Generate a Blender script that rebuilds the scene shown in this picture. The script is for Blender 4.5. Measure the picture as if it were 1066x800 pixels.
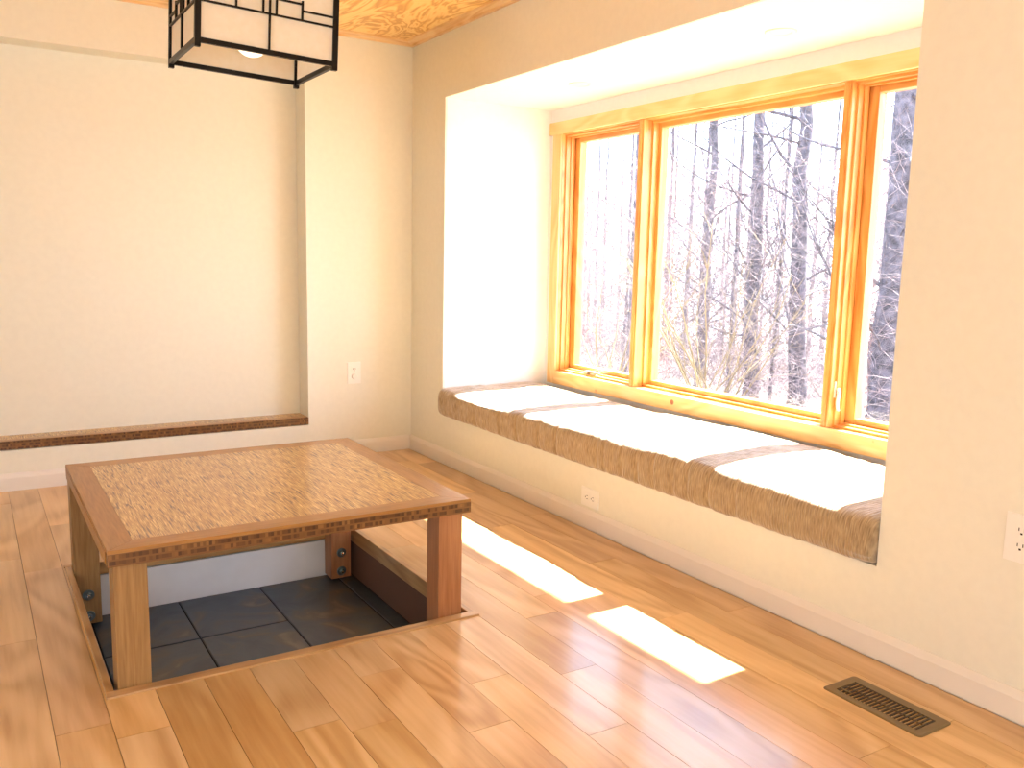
import bpy, bmesh, math, random
from mathutils import Vector, Matrix
for o in list(bpy.data.objects): bpy.data.objects.remove(o)
S = bpy.context.scene
COL = S.collection

# ------------------------------------------------------------------ camera
cam = bpy.data.cameras.new('camera'); camo = bpy.data.objects.new('camera', cam); COL.objects.link(camo)
cam.sensor_fit = 'HORIZONTAL'; cam.sensor_width = 36.0; cam.lens = 908.7 / 1066 * 36.0
cam.clip_start = 0.05; cam.clip_end = 200
r_, u_, f_ = Vector((0.8485, -0.5288, 0.0211)), Vector((0.0582, 0.1328, 0.9894)), Vector((0.526, 0.8383, -0.1435))
f_.normalize(); r_ = (r_ - f_ * r_.dot(f_)).normalized(); u_ = r_.cross(f_)
M = Matrix((( r_.x, u_.x, -f_.x, -2.363), (r_.y, u_.y, -f_.y, -4.966), (r_.z, u_.z, -f_.z, 1.22), (0, 0, 0, 1)))
camo.matrix_world = M
S.camera = camo

# ------------------------------------------------------------------ world, sun, fill lamps, exposure
w = bpy.data.worlds.new('world'); S.world = w; w.use_nodes = True
nt = w.node_tree; nt.nodes.clear()
wo = nt.nodes.new('ShaderNodeOutputWorld'); bg = nt.nodes.new('ShaderNodeBackground')
tc = nt.nodes.new('ShaderNodeTexCoord'); sx = nt.nodes.new('ShaderNodeSeparateXYZ'); rp = nt.nodes.new('ShaderNodeValToRGB')
nt.links.new(tc.outputs['Generated'], sx.inputs[0]); nt.links.new(sx.outputs['Z'], rp.inputs[0])
rp.color_ramp.elements[0].position = 0.0; rp.color_ramp.elements[0].color = (0.78, 0.87, 1.0, 1)
rp.color_ramp.elements[1].position = 0.6; rp.color_ramp.elements[1].color = (0.42, 0.62, 1.0, 1)
nt.links.new(rp.outputs[0], bg.inputs[0]); bg.inputs[1].default_value = 5.2
nt.links.new(bg.outputs[0], wo.inputs[0])

sun = bpy.data.lights.new('sun', 'SUN'); so = bpy.data.objects.new('sun', sun); COL.objects.link(so)
sun.energy = 38.0; sun.angle = math.radians(0.6); sun.color = (1.0, 0.97, 0.92)
so.rotation_euler = Vector((-1.0, -0.025, -1.12)).to_track_quat('-Z', 'Y').to_euler()
so.location = (6, 0, 8)

def area(name, loc, rot, sx_, sy_, e, colr):
    l = bpy.data.lights.new(name, 'AREA'); l.shape = 'RECTANGLE'; l.size = sx_; l.size_y = sy_; l.energy = e; l.color = colr
    o = bpy.data.objects.new(name, l); COL.objects.link(o); o.location = loc; o.rotation_euler = rot
    return o
R90 = math.pi / 2
# added fill lamps by the rear and left walls, both out of view
area('fill_rear', (-2.4, -6.95, 1.35), (R90, 0, 0), 3.2, 1.9, 30, (1.0, 0.97, 0.90))
area('fill_left', (-4.55, -5.1, 1.45), (R90, 0, -R90), 1.4, 1.3, 9, (1.0, 0.90, 0.78))
#area('daylight_bay', (0.92, -1.93, 1.25), (R90, 0, R90), 2.6, 1.35, 26, (0.92, 0.95, 1.0))

S.view_settings.view_transform = 'Standard'; S.view_settings.look = 'None'
S.view_settings.exposure = 0.9; S.view_settings.gamma = 1.0; S.view_settings.use_curve_mapping = False

# ------------------------------------------------------------------ materials
def nmat(name):
    m = bpy.data.materials.new(name); m.use_nodes = True
    t = m.node_tree; b = t.nodes['Principled BSDF']
    return m, t, b
def N(t, typ, **k):
    n = t.nodes.new(typ)
    for a, v in k.items():
        if a in ('ins',):
            for i, x in v.items(): n.inputs[i].default_value = x
        else: setattr(n, a, v)
    return n
def ramp(t, stops):
    n = t.nodes.new('ShaderNodeValToRGB'); e = n.color_ramp.elements
    while len(e) > 1: e.remove(e[-1])
    e[0].position = stops[0][0]; e[0].color = (*stops[0][1], 1)
    for p, c in stops[1:]:
        x = e.new(p); x.color = (*c, 1)
    return n
def coords(t, scale, rot=(0, 0, 0), randomize=False):
    tc = N(t, 'ShaderNodeTexCoord'); mp = N(t, 'ShaderNodeMapping')
    mp.inputs['Scale'].default_value = scale; mp.inputs['Rotation'].default_value = rot
    src = tc.outputs['Object']
    if randomize:
        oi = N(t, 'ShaderNodeObjectInfo'); ml = N(t, 'ShaderNodeMath', operation='MULTIPLY'); ml.inputs[1].default_value = 37.0
        t.links.new(oi.outputs['Random'], ml.inputs[0])
        ad = N(t, 'ShaderNodeVectorMath', operation='ADD'); t.links.new(src, ad.inputs[0]); t.links.new(ml.outputs[0], ad.inputs[1])
        src = ad.outputs[0]
    t.links.new(src, mp.inputs[0]); return mp
def mix(t, fac, a, b, mode='MIX'):
    n = N(t, 'ShaderNodeMix', data_type='RGBA', blend_type=mode)
    for i, v in ((0, fac), (6, a), (7, b)):
        if hasattr(v, 'is_linked') or hasattr(v, 'links'): t.links.new(v, n.inputs[i])
        elif isinstance(v, tuple): n.inputs[i].default_value = (*v, 1)
        else: n.inputs[i].default_value = v
    return n.outputs[2]
def plain(name, col, rough=0.6, metal=0.0, noise=0.03, nscale=8):
    m, t, b = nmat(name)
    mp = coords(t, (1, 1, 1)); n = N(t, 'ShaderNodeTexNoise'); n.inputs['Scale'].default_value = nscale; t.links.new(mp.outputs[0], n.inputs['Vector'])
    lo = tuple(c * (1 - noise) for c in col); hi = tuple(min(1, c * (1 + noise)) for c in col)
    rr = ramp(t, [(0.35, lo), (0.65, hi)]); t.links.new(n.outputs[0], rr.inputs[0]); t.links.new(rr.outputs[0], b.inputs['Base Color'])
    b.inputs['Roughness'].default_value = rough; b.inputs['Metallic'].default_value = metal
    return m
def bump(t, b, src, strength, dist=0.001):
    bp = N(t, 'ShaderNodeBump'); bp.inputs['Strength'].default_value = strength; bp.inputs['Distance'].default_value = dist
    t.links.new(src, bp.inputs['Height']); t.links.new(bp.outputs[0], b.inputs['Normal'])
def wood(name, dark, mid, light, axis='y', fine=90, rough=0.35, swirl=3.0, rand=0.0, coat=0.0, knots=False, sw=0.35):
    """long grain along axis"""
    m, t, b = nmat(name)
    k = {'x': (0.06, 1, 1), 'y': (1, 0.06, 1), 'z': (1, 1, 0.06)}[axis]
    mp = coords(t, k, randomize=True)
    n1 = N(t, 'ShaderNodeTexNoise'); n1.inputs['Scale'].default_value = fine; n1.inputs['Detail'].default_value = 4; t.links.new(mp.outputs[0], n1.inputs['Vector'])
    k2 = tuple(v if v == 1 else 0.22 for v in k)
    mp2 = coords(t, k2, randomize=True)
    n2 = N(t, 'ShaderNodeTexNoise'); n2.inputs['Scale'].default_value = swirl; n2.inputs['Detail'].default_value = 2; n2.inputs['Distortion'].default_value = 1.2
    t.links.new(mp2.outputs[0], n2.inputs['Vector'])
    wv = N(t, 'ShaderNodeMath', operation='MULTIPLY'); wv.inputs[1].default_value = 60; t.links.new(n2.outputs[0], wv.inputs[0])
    sn = N(t, 'ShaderNodeMath', operation='SINE'); t.links.new(wv.outputs[0], sn.inputs[0])
    mr = N(t, 'ShaderNodeMapRange'); mr.inputs[1].default_value = -1; mr.inputs[2].default_value = 1; t.links.new(sn.outputs[0], mr.inputs[0])
    ad = N(t, 'ShaderNodeMath', operation='MULTIPLY_ADD'); ad.inputs[1].default_value = sw; t.links.new(mr.outputs[0], ad.inputs[0])
    hf = N(t, 'ShaderNodeMath', operation='MULTIPLY'); hf.inputs[1].default_value = 1 - sw; t.links.new(n1.outputs[0], hf.inputs[0]); t.links.new(hf.outputs[0], ad.inputs[2])
    rr = ramp(t, [(0.22, dark), (0.5, mid), (0.75, light)]); t.links.new(ad.outputs[0], rr.inputs[0])
    out = rr.outputs[0]
    if rand:
        oi = N(t, 'ShaderNodeObjectInfo'); hs = N(t, 'ShaderNodeHueSaturation')
        for inp, a in (('Value', rand), ('Hue', rand * 0.03), ('Saturation', rand * 0.5)):
            base = 0.5 if inp == 'Hue' else 1.0
            wn = N(t, 'ShaderNodeTexWhiteNoise', noise_dimensions='2D'); cx = N(t, 'ShaderNodeCombineXYZ'); cx.inputs[1].default_value = {'Value': 1.3, 'Hue': 5.1, 'Saturation': 9.7}[inp]
            t.links.new(oi.outputs['Random'], cx.inputs[0]); t.links.new(cx.outputs[0], wn.inputs['Vector'])
            q = N(t, 'ShaderNodeMapRange'); q.inputs[3].default_value = base - a; q.inputs[4].default_value = base + a; t.links.new(wn.outputs['Value'], q.inputs[0])
            t.links.new(q.outputs[0], hs.inputs[inp])
        t.links.new(out, hs.inputs['Color']); out = hs.outputs[0]
    if knots:
        mk = coords(t, (1, 1, 1), randomize=True); vo = N(t, 'ShaderNodeTexVoronoi'); vo.inputs['Scale'].default_value = 7; t.links.new(mk.outputs[0], vo.inputs['Vector'])
        kr = ramp(t, [(0.08, (1, 1, 1)), (0.12, (0, 0, 0))]); t.links.new(vo.outputs['Distance'], kr.inputs[0])
        out = mix(t, kr.outputs[0], out, (0.28, 0.08, 0.02))
    t.links.new(out, b.inputs['Base Color'])
    b.inputs['Roughness'].default_value = rough; b.inputs['Coat Weight'].default_value = coat; b.inputs['Coat Roughness'].default_value = 0.12
    bump(t, b, n1.outputs[0], 0.12, 0.0005)
    return m

m_wall = plain('cream_wall_paint', (0.825, 0.795, 0.675), 0.75, noise=0.012, nscale=30)
m_baywall = plain('white_bay_paint', (0.90, 0.885, 0.86), 0.75, noise=0.01, nscale=30)
m_base = plain('satin_trim_paint', (0.82, 0.76, 0.68), 0.4, noise=0.012)
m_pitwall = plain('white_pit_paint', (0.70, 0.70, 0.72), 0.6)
m_pitbrown = plain('brown_pit_wall', (0.13, 0.062, 0.038), 0.6)  # right pit wall, a much darker brown than the other pit walls
m_sub = plain('dark_subfloor', (0.10, 0.06, 0.035), 0.9)
m_plate = plain('outlet_plastic', (0.90, 0.87, 0.80), 0.3, noise=0.005)
m_dark = plain('dark_slot', (0.03, 0.02, 0.015), 0.6)
m_black = plain('black_lacquered_wood', (0.008, 0.006, 0.005), 0.35)
m_black.node_tree.nodes['Principled BSDF'].inputs['Specular IOR Level'].default_value = 0.2
m_louvre = plain('dark_bronze_louvre', (0.045, 0.032, 0.018), 0.5, 0.2)
m_bronze = plain('bronze_metal', (0.20, 0.145, 0.075), 0.45, 0.3)
m_steel = plain('dark_zinc_steel', (0.20, 0.25, 0.26), 0.3, 0.9)
m_boltend = plain('bright_bolt_steel', (0.65, 0.66, 0.64), 0.2, 1.0)
m_white = plain('white_enamel', (0.85, 0.82, 0.76), 0.3)
m_grout = plain('dark_grout', (0.012, 0.014, 0.018), 0.9)
m_bark = plain('grey_bark', (0.085, 0.069, 0.076), 0.9, noise=0.5, nscale=9)
m_twig = plain('pale_twigs', (0.185, 0.125, 0.12), 0.7, noise=0.3, nscale=3)
m_cane = plain('tan_canes', (0.32, 0.22, 0.10), 0.7, noise=0.25, nscale=3)
m_stone = plain('exterior_siding', (0.5, 0.45, 0.38), 0.8)

m_plank = wood('maple_plank', (0.50, 0.285, 0.11), (0.64, 0.405, 0.18), (0.72, 0.485, 0.24), 'y', 45, 0.30, 1.6, rand=0.13, coat=0.35)
m_border = wood('cherry_border_y', (0.27, 0.12, 0.030), (0.36, 0.175, 0.048), (0.42, 0.215, 0.064), 'y', 150, 0.38, 0.7, coat=0.15, sw=0.08)
m_border_x = wood('cherry_border_x', (0.27, 0.12, 0.030), (0.36, 0.175, 0.048), (0.42, 0.215, 0.064), 'x', 150, 0.38, 0.7, coat=0.15, sw=0.08)
m_leg = wood('oak_leg', (0.21, 0.115, 0.040), (0.31, 0.175, 0.068), (0.40, 0.235, 0.095), 'z', 130, 0.4, 0.8, sw=0.15)
m_leg_red = wood('fir_leg', (0.26, 0.105, 0.040), (0.36, 0.155, 0.065), (0.43, 0.20, 0.085), 'z', 130, 0.4, 0.8, sw=0.15)
m_rim_x = wood('oak_rim_x', (0.33, 0.175, 0.065), (0.45, 0.26, 0.105), (0.53, 0.32, 0.14), 'x', 90, 0.3, 3.0, coat=0.3)
m_rim_y = wood('oak_rim_y', (0.33, 0.175, 0.065), (0.45, 0.26, 0.105), (0.53, 0.32, 0.14), 'y', 90, 0.3, 3.0, coat=0.3)
m_fir_y = wood('clear_fir_y', (0.66, 0.27, 0.06), (0.80, 0.39, 0.11), (0.88, 0.48, 0.16), 'y', 70, 0.35, 3.0, coat=0.2)
m_fir_z = wood('clear_fir_z', (0.66, 0.25, 0.05), (0.80, 0.36, 0.09), (0.88, 0.45, 0.14), 'z', 70, 0.35, 3.0, coat=0.2)
m_pine_y = wood('knotty_pine_y', (0.74, 0.42, 0.15), (0.84, 0.52, 0.21), (0.90, 0.60, 0.28), 'y', 60, 0.4, 3.0, knots=True)
m_pine_z = wood('knotty_pine_z', (0.74, 0.42, 0.15), (0.84, 0.52, 0.21), (0.90, 0.60, 0.28), 'z', 60, 0.4, 3.0, knots=True)
m_head = wood('pale_head_casing', (0.78, 0.50, 0.19), (0.86, 0.58, 0.25), (0.90, 0.64, 0.31), 'y', 50, 0.4, 3.0)
m_crown = wood('ceiling_trim_wood', (0.70, 0.40, 0.16), (0.82, 0.54, 0.26), (0.86, 0.62, 0.34), 'y', 60, 0.4, 4.0)

def plywood():
    m, t, b = nmat('swirled_fir_plywood')
    mp = coords(t, (1.0, 0.38, 1), (0, 0, 0.5))
    n = N(t, 'ShaderNodeTexNoise'); n.inputs['Scale'].default_value = 4.5; n.inputs['Detail'].default_value = 3; n.inputs['Distortion'].default_value = 1.5
    t.links.new(mp.outputs[0], n.inputs['Vector'])
    ml = N(t, 'ShaderNodeMath', operation='MULTIPLY'); ml.inputs[1].default_value = 42; t.links.new(n.outputs[0], ml.inputs[0])
    sn = N(t, 'ShaderNodeMath', operation='SINE'); t.links.new(ml.outputs[0], sn.inputs[0])
    rr = ramp(t, [(0.0, (0.66, 0.33, 0.08)), (0.4, (0.86, 0.52, 0.15)), (0.9, (0.95, 0.66, 0.26))])
    mr = N(t, 'ShaderNodeMapRange'); mr.inputs[1].default_value = -1; mr.inputs[2].default_value = 1; t.links.new(sn.outputs[0], mr.inputs[0])
    t.links.new(mr.outputs[0], rr.inputs[0]); t.links.new(rr.outputs[0], b.inputs['Base Color']); b.inputs['Roughness'].default_value = 0.35
    return m
m_ply = plywood()

def strand_panel():
    m, t, b = nmat('palm_strand_panel')
    mp = coords(t, (1, 0.04, 1)); n = N(t, 'ShaderNodeTexNoise'); n.inputs['Scale'].default_value = 430; n.inputs['Detail'].default_value = 2; t.links.new(mp.outputs[0], n.inputs['Vector'])
    base = ramp(t, [(0.30, (0.18, 0.075, 0.02)), (0.42, (0.42, 0.225, 0.06)), (0.58, (0.57, 0.34, 0.10)), (0.72, (0.88, 0.63, 0.26))]); t.links.new(n.outputs[0], base.inputs[0])
    mp2 = coords(t, (1, 0.07, 1)); n2 = N(t, 'ShaderNodeTexNoise'); n2.inputs['Scale'].default_value = 170; n2.inputs['Detail'].default_value = 1; t.links.new(mp2.outputs[0], n2.inputs['Vector'])
    fl = ramp(t, [(0.62, (0, 0, 0)), (0.68, (1, 1, 1))]); t.links.new(n2.outputs[0], fl.inputs[0])
    n3 = N(t, 'ShaderNodeTexNoise'); n3.inputs['Scale'].default_value = 3; mp3 = coords(t, (1, 0.5, 1)); t.links.new(mp3.outputs[0], n3.inputs['Vector'])
    c = mix(t, fl.outputs[0], base.outputs[0], (0.15, 0.07, 0.03))
    t.links.new(c, b.inputs['Base Color']); b.inputs['Roughness'].default_value = 0.35; b.inputs['Coat Weight'].default_value = 0.5; b.inputs['Coat Roughness'].default_value = 0.12
    return m
m_panel = strand_panel()

def edge_mat():
    m, t, b = nmat('end_grain_edge')
    tc = N(t, 'ShaderNodeTexCoord'); sp = N(t, 'ShaderNodeSeparateXYZ'); t.links.new(tc.outputs['Object'], sp.inputs[0])
    ad = N(t, 'ShaderNodeMath', operation='ADD'); t.links.new(sp.outputs[0], ad.inputs[0]); t.links.new(sp.outputs[1], ad.inputs[1])
    s1 = N(t, 'ShaderNodeMath', operation='SNAP'); s1.inputs[1].default_value = 0.0085; t.links.new(ad.outputs[0], s1.inputs[0])
    s2 = N(t, 'ShaderNodeMath', operation='SNAP'); s2.inputs[1].default_value = 0.017; t.links.new(sp.outputs[2], s2.inputs[0])
    cx = N(t, 'ShaderNodeCombineXYZ'); t.links.new(s1.outputs[0], cx.inputs[0]); t.links.new(s2.outputs[0], cx.inputs[1])
    wn = N(t, 'ShaderNodeTexWhiteNoise', noise_dimensions='2D'); t.links.new(cx.outputs[0], wn.inputs['Vector'])
    rr = ramp(t, [(0.0, (0.06, 0.022, 0.008)), (0.5, (0.12, 0.050, 0.016)), (0.75, (0.18, 0.080, 0.024)), (1.0, (0.26, 0.125, 0.038))]); t.links.new(wn.outputs['Value'], rr.inputs[0])
    # thin lighter ply lines
    fr = N(t, 'ShaderNodeMath', operation='FRACT'); dv = N(t, 'ShaderNodeMath', operation='DIVIDE'); dv.inputs[1].default_value = 0.017
    t.links.new(sp.outputs[2], dv.inputs[0]); t.links.new(dv.outputs[0], fr.inputs[0])
    ln = ramp(t, [(0.0, (1, 1, 1)), (0.16, (1, 1, 1)), (0.2, (0, 0, 0)), (0.86, (0, 0, 0)), (0.9, (1, 1, 1))]); t.links.new(fr.outputs[0], ln.inputs[0])
    c = mix(t, ln.outputs[0], rr.outputs[0], (0.19, 0.085, 0.026))
    t.links.new(c, b.inputs['Base Color']); b.inputs['Roughness'].default_value = 0.35
    return m
m_edge = edge_mat()

def slate():
    m, t, b = nmat('rusty_slate_tile')
    mp = coords(t, (1, 1, 1), randomize=True)
    n = N(t, 'ShaderNodeTexNoise'); n.inputs['Scale'].default_value = 5; n.inputs['Detail'].default_value = 6; n.inputs['Distortion'].default_value = 1.4; t.links.new(mp.outputs[0], n.inputs['Vector'])
    rr = ramp(t, [(0.3, (0.022, 0.034, 0.048)), (0.52, (0.042, 0.054, 0.066)), (0.64, (0.07, 0.055, 0.042)), (0.74, (0.13, 0.10, 0.07))]); t.links.new(n.outputs[0], rr.inputs[0])
    t.links.new(rr.outputs[0], b.inputs['Base Color']); b.inputs['Roughness'].default_value = 0.38
    bump(t, b, n.outputs[0], 0.4, 0.003)
    return m
m_slate = slate()

def fabric():
    m, t, b = nmat('ribbed_chenille')
    mp = coords(t, (0.10, 1, 0.10)); n = N(t, 'ShaderNodeTexNoise'); n.inputs['Scale'].default_value = 270; n.inputs['Detail'].default_value = 3; t.links.new(mp.outputs[0], n.inputs['Vector'])
    rr = ramp(t, [(0.3, (0.23, 0.15, 0.075)), (0.5, (0.37, 0.26, 0.14)), (0.7, (0.51, 0.38, 0.225))]); t.links.new(n.outputs[0], rr.inputs[0])
    t.links.new(rr.outputs[0], b.inputs['Base Color']); b.inputs['Roughness'].default_value = 0.9
    b.inputs['Sheen Weight'].default_value = 0.6
    bump(t, b, n.outputs[0], 0.7, 0.003)
    return m
m_fabric = fabric()

def glass():
    m = bpy.data.materials.new('window_glass'); m.use_nodes = True; t = m.node_tree; t.nodes.clear()
    o = N(t, 'ShaderNodeOutputMaterial'); tr = N(t, 'ShaderNodeBsdfTransparent'); gl = N(t, 'ShaderNodeBsdfGlossy'); fr = N(t, 'ShaderNodeMath', operation='MULTIPLY_ADD'); fr.inputs[1].default_value = .9; fr.inputs[2].default_value = .03
    lw = N(t, 'ShaderNodeLayerWeight'); pwn = N(t, 'ShaderNodeMath', operation='POWER'); pwn.inputs[1].default_value = 5; t.links.new(lw.outputs['Facing'], pwn.inputs[0]); t.links.new(pwn.outputs[0], fr.inputs[0])
    gl.inputs['Roughness'].default_value = 0.0; tr.inputs[0].default_value = (0.97, 0.98, 0.98, 1)
    mx = N(t, 'ShaderNodeMixShader'); t.links.new(fr.outputs[0], mx.inputs[0]); t.links.new(tr.outputs[0], mx.inputs[1]); t.links.new(gl.outputs[0], mx.inputs[2]); t.links.new(mx.outputs[0], o.inputs[0])
    return m
m_glass = glass()

def paper():
    m = bpy.data.materials.new('rice_paper'); m.use_nodes = True; t = m.node_tree; t.nodes.clear()
    o = N(t, 'ShaderNodeOutputMaterial'); d = N(t, 'ShaderNodeBsdfDiffuse'); tl = N(t, 'ShaderNodeBsdfTranslucent')
    mp = coords(t, (1, 1, 1)); n = N(t, 'ShaderNodeTexNoise'); n.inputs['Scale'].default_value = 40; n.inputs['Detail'].default_value = 5; t.links.new(mp.outputs[0], n.inputs['Vector'])
    rr = ramp(t, [(0.3, (0.92, 0.86, 0.75)), (0.7, (0.95, 0.90, 0.81))]); t.links.new(n.outputs[0], rr.inputs[0])
    t.links.new(rr.outputs[0], d.inputs[0]); t.links.new(rr.outputs[0], tl.inputs[0])
    mx = N(t, 'ShaderNodeMixShader'); mx.inputs[0].default_value = 0.4; t.links.new(d.outputs[0], mx.inputs[1]); t.links.new(tl.outputs[0], mx.inputs[2]); t.links.new(mx.outputs[0], o.inputs[0])
    return m
m_paper = paper()
m_bulb, _t, _b = nmat('lamp_globe'); _b.inputs['Base Color'].default_value = (0.95, 0.9, 0.8, 1); _b.inputs['Emission Color'].default_value = (1, 0.86, 0.66, 1); _b.inputs['Emission Strength'].default_value = 0.9

def ground_mat():
    m, t, b = nmat('leaf_litter'); mp = coords(t, (1, 1, 1)); n = N(t, 'ShaderNodeTexNoise'); n.inputs['Scale'].default_value = 1.4; n.inputs['Detail'].default_value = 8; t.links.new(mp.outputs[0], n.inputs['Vector'])
    rr = ramp(t, [(0.35, (0.16, 0.11, 0.085)), (0.55, (0.23, 0.17, 0.145)), (0.68, (0.15, 0.19, 0.07))]); t.links.new(n.outputs[0], rr.inputs[0]); t.links.new(rr.outputs[0], b.inputs['Base Color']); b.inputs['Roughness'].default_value = 1
    return m
m_ground = ground_mat()

# ------------------------------------------------------------------ mesh helpers (all coordinates are world coordinates)
def wpos(o):
    v = Vector((0, 0, 0))
    while o: v += Vector(o.location); o = o.parent
    return v
def link(name, bm, mat, parent=None, origin=None, smooth=False):
    me = bpy.data.meshes.new(name)
    if parent is not None and origin is None:
        off = wpos(parent); o = bpy.data.objects.new(name, me); o.parent = parent
    elif parent is not None:
        off = Vector(origin); o = bpy.data.objects.new(name, me); o.parent = parent; o.location = off - wpos(parent)
    else:
        off = Vector(origin) if origin else Vector((0, 0, 0)); o = bpy.data.objects.new(name, me); o.location = off
    bmesh.ops.translate(bm, verts=bm.verts, vec=-off)
    bm.to_mesh(me); bm.free(); me.materials.append(mat)
    if smooth:
        for p in me.polygons: p.use_smooth = True
    COL.objects.link(o); return o
def tag(o, label=None, cat=None, group=None, kind=None):
    if label: o['label'] = label
    if cat: o['category'] = cat
    if group: o['group'] = group
    if kind: o['kind'] = kind
    return o
def thing(name, loc, label, cat, group=None):
    o = bpy.data.objects.new(name, None); o.location = loc; o.empty_display_size = 0.05; COL.objects.link(o); return tag(o, label, cat, group)
def box(bm, x0, x1, y0, y1, z0, z1, bev=0.0):
    x0, x1 = sorted((x0, x1)); y0, y1 = sorted((y0, y1)); z0, z1 = sorted((z0, z1))
    v = [bm.verts.new(p) for p in ((x0, y0, z0), (x1, y0, z0), (x1, y1, z0), (x0, y1, z0), (x0, y0, z1), (x1, y0, z1), (x1, y1, z1), (x0, y1, z1))]
    fs = [bm.faces.new([v[i] for i in q]) for q in ((0, 3, 2, 1), (4, 5, 6, 7), (0, 1, 5, 4), (1, 2, 6, 5), (2, 3, 7, 6), (3, 0, 4, 7))]
    if bev:
        es = set(e for f in fs for e in f.edges); bmesh.ops.bevel(bm, geom=list(es), offset=bev, segments=2, profile=0.6, affect='EDGES')
    return bm
def B(*a, bev=0.0): return box(bmesh.new(), *a, bev=bev)
def boxes(lst, bev=0.0):
    bm = bmesh.new()
    for a in lst: box(bm, *a, bev=bev)
    return bm
def lathe(bm, prof, c, axis='z', n=32):
    ax = {'x': (Vector((0, 1, 0)), Vector((0, 0, 1)), Vector((1, 0, 0))), 'y': (Vector((0, 0, 1)), Vector((1, 0, 0)), Vector((0, 1, 0))), 'z': (Vector((1, 0, 0)), Vector((0, 1, 0)), Vector((0, 0, 1)))}[axis]
    c = Vector(c); rings = []
    for r, h in prof:
        rings.append([bm.verts.new(c + ax[0] * r * math.cos(2 * math.pi * i / n) + ax[1] * r * math.sin(2 * math.pi * i / n) + ax[2] * h) for i in range(n)])
    for a, b in zip(rings, rings[1:]):
        for i in range(n): bm.faces.new((a[i], a[(i + 1) % n], b[(i + 1) % n], b[i]))
    bm.faces.new(rings[0][::-1]); bm.faces.new(rings[-1]); return bm
def prism(pts, axis, a0, a1):
    """pts: 2D outline; axis: extrude axis; 2D = the other two axes in xyz order"""
    bm = bmesh.new()
    def P(p, a):
        return {'x': (a, p[0], p[1]), 'y': (p[0], a, p[1]), 'z': (p[0], p[1], a)}[axis]
    A = [bm.verts.new(P(p, a0)) for p in pts]; Bv = [bm.verts.new(P(p, a1)) for p in pts]; n = len(pts)
    bm.faces.new(A); bm.faces.new(Bv[::-1])
    for i in range(n): bm.faces.new((A[i], Bv[i], Bv[(i + 1) % n], A[(i + 1) % n]))
    bmesh.ops.recalc_face_normals(bm, faces=bm.faces); return bm

# ------------------------------------------------------------------ shell
XL, YF, ZC = -4.6, -7.0, 2.475          # left wall, front (rear) wall, ceiling
BY0, BY1, BXW, BZ0, BZ1 = -0.43, -3.361, 0.73, 0.29, 2.106      # bay: side walls, back plane, seat, soffit
PX0, PX1, PY0, PY1, PZ = -2.075, -0.95, -2.462, -1.34, -0.212    # pit
st = lambda n, bm, m, **k: tag(link(n, bm, m, **k), kind='structure')

st('wall_right', boxes([(0, .012, YF, BY1, -.3, 2.6), (0, .012, BY0, 0.15, -.3, 2.6), (0, .012, BY1, BY0, -.3, BZ0), (0, .012, BY1, BY0, BZ1, 2.6)]), m_wall)
NX, NZ0, NZ1, ND = -0.67, 0.207, 2.205, 0.16
st('wall_back', boxes([(NX, 0, 0, .3, -.3, 2.6), (XL, NX, 0, .3, -.3, NZ0), (XL, NX, 0, .3, NZ1, 2.6), (XL, NX, ND, .3, NZ0, NZ1)]), m_wall)
st('wall_left', boxes([(XL - .15, XL, YF, -5.8, -.3, 2.6), (XL - .15, XL, -4.4, .3, -.3, 2.6), (XL - .15, XL, -5.8, -4.4, -.3, .8), (XL - .15, XL, -5.8, -4.4, 2.1, 2.6)]), m_wall)  # unseen opening added to let extra light into the room
st('wall_front', B(XL - .15, .15, YF - .15, YF, -.3, 2.6), m_wall)
st('ceiling', B(XL - .15, .15, YF - .15, .3, ZC, 2.65), m_ply)
# bay shell
WY0, WY1, WZ0, WZ1 = -0.535, -3.315, 0.505, 1.985       # rough opening
st('wall_bay_left', B(.012, .95, BY0, BY0 + .15, .0, 2.3), m_baywall)
st('wall_bay_right', B(.012, .95, BY1 - .15, BY1, .0, 2.3), m_baywall)
st('wall_bay_back', boxes([(BXW, .90, BY0, WY0, BZ0, BZ1), (BXW, .90, WY1, BY1, BZ0, BZ1), (BXW, .90, WY1, WY0, BZ0, WZ0), (BXW, .90, WY1, WY0, WZ1, BZ1)]), m_baywall)
st('ceiling_bay', boxes([(.012, .95, BY1, BY0, BZ1, 2.3)]), m_baywall)
st('bay_platform', B(.012, .95, BY1, BY0, -.3, BZ0), m_wall)
st('unseen_eave', B(.95, 1.47, BY1 - .4, BY0 + .4, 2.31, 2.42), m_stone)  # overhang out of view, sized to cut off the sun patch on the floor

# ------------------------------------------------------------------ floor with planks
floor = st('floor', boxes([(XL, PX0 - .02, YF, 0, -.3, -.016), (PX1 + .02, 0, YF, 0, -.3, -.016), (PX0 - .02, PX1 + .02, YF, PY0 - .02, -.3, -.016), (PX0 - .02, PX1 + .02, PY1 + .02, 0, -.3, -.016)]), m_sub)
random.seed(7)
HX0, HX1, HY0, HY1 = -2.093, -0.932, -2.495, -1.318
def rect_minus(x0, x1, y0, y1):
    if x1 <= HX0 or x0 >= HX1 or y1 <= HY0 or y0 >= HY1: return [(x0, x1, y0, y1)]
    out = []
    if x0 < HX0: out.append((x0, HX0, y0, y1)); x0 = HX0
    if x1 > HX1: out.append((HX1, x1, y0, y1)); x1 = HX1
    if y0 < HY0: out.append((x0, x1, y0, HY0))
    if y1 > HY1: out.append((x0, x1, HY1, y1))
    return [q for q in out if q[1] - q[0] > 1e-4 and q[3] - q[2] > 1e-4]
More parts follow.
